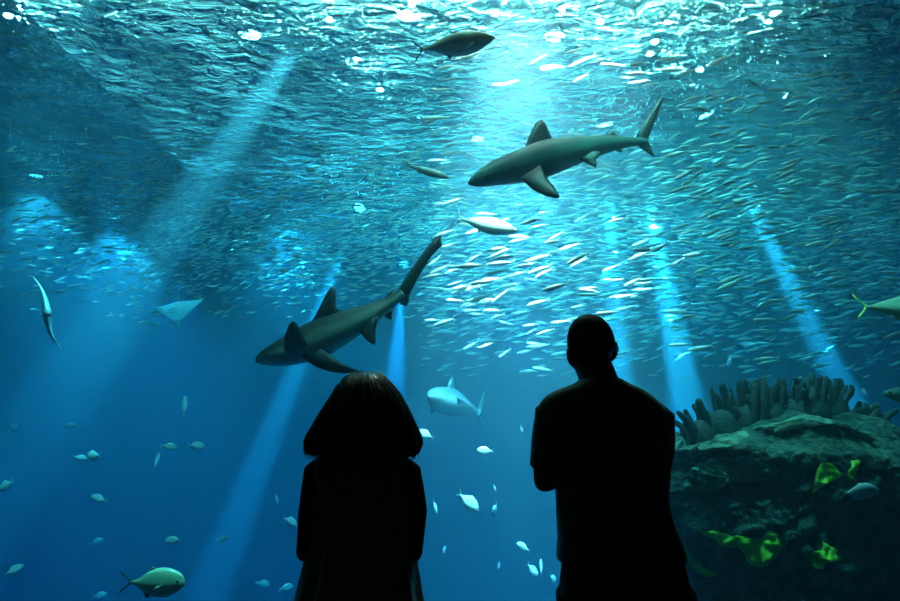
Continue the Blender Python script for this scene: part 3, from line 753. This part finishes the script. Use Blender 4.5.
def head(mb, c, R, s=1.0):
    """head looking along +y of R: skull, jaw, brow, nose, lips, ears"""
    def p(x, y, z): return Vector(c) + R @ Vector((x * s, y * s, z * s))
    mb.ball(p(0, -.012, .022), (.079 * s, .098 * s, .098 * s), R, 24, 16)
    mb.ball(p(0, .022, -.045), (.064 * s, .070 * s, .082 * s), R, 20, 12)
    mb.ball(p(0, .058, -.098), (.030 * s, .028 * s, .024 * s), R)
    mb.tube([p(0, .086, .012), p(0, .103, -.018), p(0, .110, -.034)], [.009 * s, .012 * s, .015 * s], 10)
    for q in (-1, 1):
        mb.ball(p(.014 * q, .098, -.038), (.010 * s, .011 * s, .008 * s), R, 8, 6)
        mb.tube([p(.012 * q, .090, .022), p(.030 * q, .086, .027), p(.05 * q, .072, .020)], .009 * s, 8)
        # ear: a curved flap with a rim and a lobe
        mb.tube([p(.074 * q, .004, -.052), p(.085 * q, -.004, -.042), p(.092 * q, -.016, -.016), p(.090 * q, -.012, .006), p(.080 * q, .004, .014)], [.009 * s, .009 * s, .009 * s, .009 * s, .008 * s], 8)
        mb.ball(p(.087 * q, -.006, -.018), (.012 * s, .018 * s, .030 * s), R, 10, 8)
    mb.tube([p(-.022, .086, -.062), p(0, .094, -.060), p(.022, .086, -.062)], [.005 * s, .008 * s, .005 * s], 8)
    mb.tube([p(-.018, .085, -.072), p(0, .092, -.073), p(.018, .085, -.072)], [.005 * s, .008 * s, .005 * s], 8)
def eyeballs(parent, c, R, s=1.0):
    for q in (-1, 1):
        o = Vector(c) + R @ Vector((.032 * q * s, .078 * s, .004 * s))
        MB().ball(o, (.0125 * s,) * 3, nu=12, nv=8).build('eye', pmat('eye_white', (.7, .7, .68), .2), parent)
        MB().ball(o + R @ Vector((0, .0085 * s, 0)), (.006 * s, .005 * s, .006 * s), nu=10, nv=6).build('iris', M_eye, parent)
def shoe(parent, x, y, yaw=0.0):
    c = Matrix.Rotation(yaw, 3, 'Z')
    def p(a, b, z): return Vector((x, y, 0)) + c @ Vector((a, b, z))
    m = MB(); m.rings([[p(.046 * math.cos(t) * w, yy + .0, z0 + (.5 + .5 * math.sin(t)) * h) for t in [2 * PI * k / 16 for k in range(16)]] for yy, w, h, z0 in ((-.095, .5, .05, .03), (-.085, .75, .085, .022), (-.04, .85, .10, .02), (.02, .95, .085, .02), (.08, 1.05, .06, .02), (.13, .95, .045, .02), (.165, .5, .03, .022))])
    o = m.build('shoe', M_shoe, parent)
    s = MB(); ol = [(.046 * 1.02 * w * k, yy) for k in (1,) for yy, w in ((-.1, .45), (-.085, .78), (-.02, .85), (.06, 1.05), (.13, .95), (.17, .4))]
    ring = ol + [(-a, b) for a, b in reversed(ol)]
    s.rings([[p(a, b, z) for a, b in ring] for z in (.001, .026)]); s.build('sole', M_sole, o)

# ---- man
man = thing('person', 'tall person with cropped hair and crossed arms in dark shirt, watching', 'person', (Q(622, 500).x, YP, 0), 'visitors at the glass')
mo = man.location
def L(mb):
    mb.v = [tuple(Vector(v) - mo) for v in mb.v]; return mb
HR = Matrix.Rotation(math.radians(7), 3, 'Z') @ Matrix.Rotation(math.radians(-11), 3, 'Y') @ Matrix.Rotation(math.radians(4), 3, 'X')
hc = Q(592.5, 347.5, .03)
b = MB(); head(b, hc, HR, 1.05)
b.tube([Q(593, 362, .02), Q(597, 376, -.005), Q(600, 392, -.02), Q(601, 412, -.01)], [.070, .071, .078, .09], 18)
section(b, [(388, 588, 612, .06, -.01), (397, 556, 646, .09, 0), (410, 550, 660, .11, 0), (435, 557, 661, .118, 0), (465, 561, 662, .108, 0), (500, 565, 660, .10, 0), (530, 567, 668, .105, 0), (560, 570, 674, .12, -.01), (590, 574, 670, .115, -.02), (612, 590, 655, .09, -.01)])
sh_l, el_l = Q(548, 416, .0), Q(546, 482, .04); wr_l = Q(612, 470, .27); sh_r, el_r = Q(661, 421, 0), Q(663, 480, .07); wr_r = Q(585, 462, .24)
b.tube([Q(575, 403, 0), sh_l, sh_l * .5 + el_l * .5 + Vector((-.006, -.01, 0)), el_l], [.06, .058, .048, .041], 14)
b.tube([el_l, el_l * .55 + wr_l * .45, wr_l], [.041, .042, .027], 12)
b.tube([Q(636, 403, 0), sh_r, sh_r * .5 + el_r * .5 + Vector((.006, -.01, 0)), el_r], [.06, .058, .048, .041], 14)
b.tube([el_r, el_r * .55 + wr_r * .45 + Vector((0, .02, 0)), wr_r], [.041, .042, .027], 12)
hand(b, wr_l, (wr_l - el_l) * 1 + Vector((0, -.03, .01)), (0, -1, -.1), 1, .35, 1)
hand(b, wr_r, (wr_r - el_r) * 1 + Vector((0, -.03, .0)), (0, -1, -.1), 1, .5, -1)
hipL, hipR = Vector((mo.x - .10, YP, .92)), Vector((mo.x + .12, YP, .92))
for h, sx in ((hipL, -1), (hipR, 1)):
    b.tube([h, Vector((h.x + sx * .02, YP + .01, .52)), Vector((h.x + sx * .03, YP - .01, .09))], [.098, .062, .042], 14)
    b.tube([Vector((h.x + sx * .03, YP - .03, .06)), Vector((h.x + sx * .04, YP + .11, .045))], [.04, .03], 10)
remesh(L(b).build('body', M_skin, man), .007, 3)
eyeballs(man, hc - mo, HR, 1.02)
# cropped hair: a close cap on the skull
m = MB(); R = []
for i in range(15):
    th = PI * .03 + (PI * .60) * i / 14; ring = []
    for j in range(32):
        ph = 2 * PI * j / 32
        lim = 1.0 - (.50 * max(0, math.sin(ph)) ** 1.2)     # higher hairline at the front
        t = th * lim; q = Vector((.0835 * math.sin(t) * math.cos(ph), -.012 + .103 * math.sin(t) * math.sin(ph), .022 + .1035 * math.cos(t))) * 1.05
        ring.append(hc + HR @ q)
    R.append(ring)
m.rings(R); o = L(m).build('hair', M_hairb, man)
# shirt
def mfold(t, py):
    k = .012 * noise.noise((math.cos(t) * 3, math.sin(t) * 3, py * .025)) + .008 * noise.noise((math.cos(t) * 2, math.sin(t) * 5, py * .07 + t))
    if py > 520: k += .016 * math.sin(py * .5 + 2 * t) * min(1, (py - 520) / 20)
    return k
m = MB()
section(m, [(378, 580.5, 618, .062, -.012), (381, 578, 623, .074, -.014), (385, 570, 630, .085, -.016), (390, 556, 642, .094, -.014), (395, 547, 649, .10, -.01), (401, 541, 657, .106, -.006), (408, 537.5, 664, .112, 0), (418, 537, 669, .12, 0), (430, 543, 669, .13, 0), (450, 551, 671, .135, 0), (478, 555, 669, .128, 0), (500, 556, 668, .124, 0), (522, 557, 674, .127, 0), (540, 558, 681, .135, 0), (552, 557, 684, .142, 0), (558, 560, 684, .140, 0)], 56, mfold)
for a, e, sx in ((sh_l, el_l, -1), (sh_r, el_r, 1)):
    f = .80 if sx < 0 else .62
    m.tube([a + Vector((-sx * .03, 0, .004)), a * .85 + e * .15 + Vector((0, 0, 0)), a * .6 + e * .4 + Vector((sx * .002, 0, 0)), a * (1 - f) + e * f + Vector((sx * .004, 0, 0))], [.050, .056, .056, .055], 16, round_ends=False)
sh = remesh(L(m).build('t_shirt', M_tee, man), .0075, 8)
# raised hem band
h = MB(); R = []
for py, gx in ((548, 0), (551, .8), (556, 1.2), (559, .6), (560, -1)):
    a = Q(557.5 - gx, py); c_ = Q(684.5 + gx, py); c0 = (a + c_) / 2; hw = (c_ - a).length / 2
    R.append([c0 + Vector((math.copysign(abs(math.cos(t)) ** .87, math.cos(t)) * hw * (1 + mfold(t, 540) * .5), math.copysign(abs(math.sin(t)) ** .87, math.sin(t)) * (.143 + gx * .002), .004 * math.sin(3 * t))) for t in [2 * PI * k / 56 for k in range(56)]])
h.rings(R, cap=False); L(h).build('hem', M_tee, sh)
# trousers
m = MB()
section(m, [(552, 563, 681, .13, 0), (570, 561, 685, .135, 0), (590, 559, 690, .14, 0), (606, 558, 694, .14, 0)], 40)
for h_, sx, c0, c1 in ((hipL, -1, 590, 575), (hipR, 1, 660, 690)):
    m.tube([Q(c0, 592), Vector((h_.x + sx * .035, YP, .55)), Vector((h_.x + sx * .04, YP - .005, .06))], [.125, .105, .095], 18, round_ends=False)
remesh(L(m).build('trousers', M_trs, man), .009, 3)
for h_, sx in ((hipL, -1), (hipR, 1)): shoe(man, h_.x - mo.x + sx * .035, .01, -sx * .15)

# ---- woman
wom = thing('person', 'person with loose shoulder length hair and long open vest, watching', 'person', (Q(361, 500).x, YP, 0), 'visitors at the glass')
mo = wom.location.copy()
HW = Matrix.Rotation(math.radians(-4), 3, 'Z') @ Matrix.Rotation(math.radians(8), 3, 'X')
hc = Q(366, 409, .05)
b = MB(); head(b, hc, HW, .95)
b.tube([Q(365, 425, .03), Q(363, 445, 0), Q(362, 470, 0)], [.052, .053, .075], 16)
section(b, [(450, 345, 380, .05, 0), (458, 322, 402, .08, 0), (475, 322, 402, .095, 0), (500, 325, 399, .10, 0), (535, 332, 392, .085, 0), (565, 322, 402, .10, 0), (600, 312, 411, .12, 0), (622, 318, 405, .10, 0)])
A = {}
for sx, sh_, mid, el, wr in ((-1, Q(315, 470), Q(310.5, 512, -.01), Q(307, 551, .0), Q(335, 548, .22)), (1, Q(410, 470), Q(416, 510, -.01), Q(412, 551, .0), Q(385, 550, .22))):
    b.tube([Q(362 + sx * 38, 464), sh_, mid, el], [.036, .038, .038, .033], 14)
    b.tube([el, el * .5 + wr * .5, wr], [.034, .035, .024], 12)
    hand(b, wr, (wr - el) + Vector((-sx * .0, -.02, .0)), (0, -.4, 1), .9, .4, sx)
    A[sx] = (sh_, mid, el, wr)
for sx in (-1, 1):
    hx = mo.x + sx * .085
    b.tube([Vector((hx, YP, .86)), Vector((hx, YP + .01, .47)), Vector((hx, YP - .01, .08))], [.095, .058, .038], 14)
    b.tube([Vector((hx, YP - .025, .055)), Vector((hx + sx * .01, YP + .10, .04))], [.036, .028], 10)
remesh(L(b).build('body', M_skin, wom), .007, 3)
eyeballs(wom, hc - mo, HW, .95)
# sleeves
m = MB()
for sx in (-1, 1):
    s_, mi, el, wr = A[sx]
    m.tube([Q(362 + sx * 38, 464), s_ , mi, el], [.038, .042, .043, .039], 16)
    m.tube([el, el * .5 + wr * .5, el * .1 + wr * .9], [.042, .042, .033], 14)
section(m, [(449, 348, 376, .055, 0), (456, 322, 402, .09, 0), (475, 319, 405, .105, 0), (505, 322, 402, .11, 0), (540, 328, 396, .095, 0), (575, 318, 406, .112, 0), (600, 311, 413, .13, 0)], 40)
remesh(L(m).build('long_sleeved_top', M_top, wom), .0075, 3)
# long sleeveless vest that hangs in folds
def vfold(t, py):
    g = max(0, min(1, (py - 470) / 90)); side = abs(math.cos(t))
    return g * (.035 * math.sin(9 * t + .6 * noise.noise((py * .01, t, 0)) * 3) * (.45 + side) + .02 * math.sin(17 * t + py * .01))
m = MB()
section(m, [(452, 330, 394, .085, -.01), (458, 316, 407, .105, 0), (470, 315, 409, .122, 0), (500, 315, 410, .128, 0), (530, 313, 411, .128, 0), (552, 309, 412, .135, 0), (575, 303, 416, .15, 0), (601, 296, 420, .165, 0), (650, 288, 430, .18, 0), (700, 284, 436, .19, 0)], 120, vfold, 2.2)
L(m).build('long_vest', M_vest, wom)
# trouser legs under the vest, then shoes
m = MB()
for sx in (-1, 1):
    hx = mo.x + sx * .085; m.tube([Vector((hx, YP, .80)), Vector((hx, YP + .01, .48)), Vector((hx, YP - .01, .07))], [.102, .075, .062], 16, round_ends=False)
L(m).build('trousers', M_trs, wom)
for sx in (-1, 1): shoe(wom, sx * .09, .01, -sx * .12)
# hair: full bob with flicked ends
HS = [(371.5, 357, 374, .04, .03), (373.5, 350, 381, .07, .02), (378, 345, 386, .10, .01), (386, 338.5, 393, .122, .0), (398, 332, 402, .136, -.012), (412, 323.5, 409, .14, -.025), (428, 314.5, 416.5, .135, -.04), (437, 310, 420.5, .12, -.05), (445, 309.5, 420.5, .105, -.055), (452, 315, 414, .085, -.06), (457, 326, 408, .05, -.06)]
def hf(t, py): 
    g = max(0, min(1, (py - 385) / 60)); return g * (.045 * math.sin(7 * t + 2.0 * math.sin(t * 3) + py * .03) + .022 * math.sin(29 * t + py * .05)) + .012 * math.sin(41 * t)
m = MB(); section(m, HS, 150, hf, 2.0)
SS = spline(HS, 40)
for k in range(260):
    t = random.uniform(0, 2 * PI); i0 = random.randrange(2, 26); i1 = random.randrange(30, 40); pts = []
    dt = random.gauss(0, .10); lift = random.uniform(1.0, 1.03); fl = random.uniform(0, .05) + (.10 * random.random() ** 2)
    for q in range(7):
        f = q / 6; py, xl, xr, dep, off = SS[int(i0 + (i1 - i0) * f)]
        if py > 448: dep, xl, xr = .10, 307 + random.uniform(0, 14), 421 - random.uniform(0, 12)
        a = Q(xl, py); c_ = Q(xr, py); ce = (a + c_) / 2 + Vector((0, off, 0)); hw = (c_ - a).length / 2
        kk = (lift if 0 < q else .96) + fl * max(0, f - .7)
        tt = t + dt * f
        pts.append(ce + Vector((math.cos(tt) * hw * kk, math.sin(tt) * dep * kk, -.012 * f * random.random())))
    m.tube(pts, [.004, .005, .005, .0045, .004, .003, .0012], 5)
L(m).build('hair', M_hairw, wom)
scn.view_settings.view_transform = 'Standard'; scn.view_settings.look = 'None'; scn.view_settings.gamma = 1; scn.view_settings.use_curve_mapping = False
scn.view_settings.exposure = 0.42
scn.cycles.volume_bounces = 1; scn.cycles.max_bounces = 8; scn.cycles.transparent_max_bounces = 16
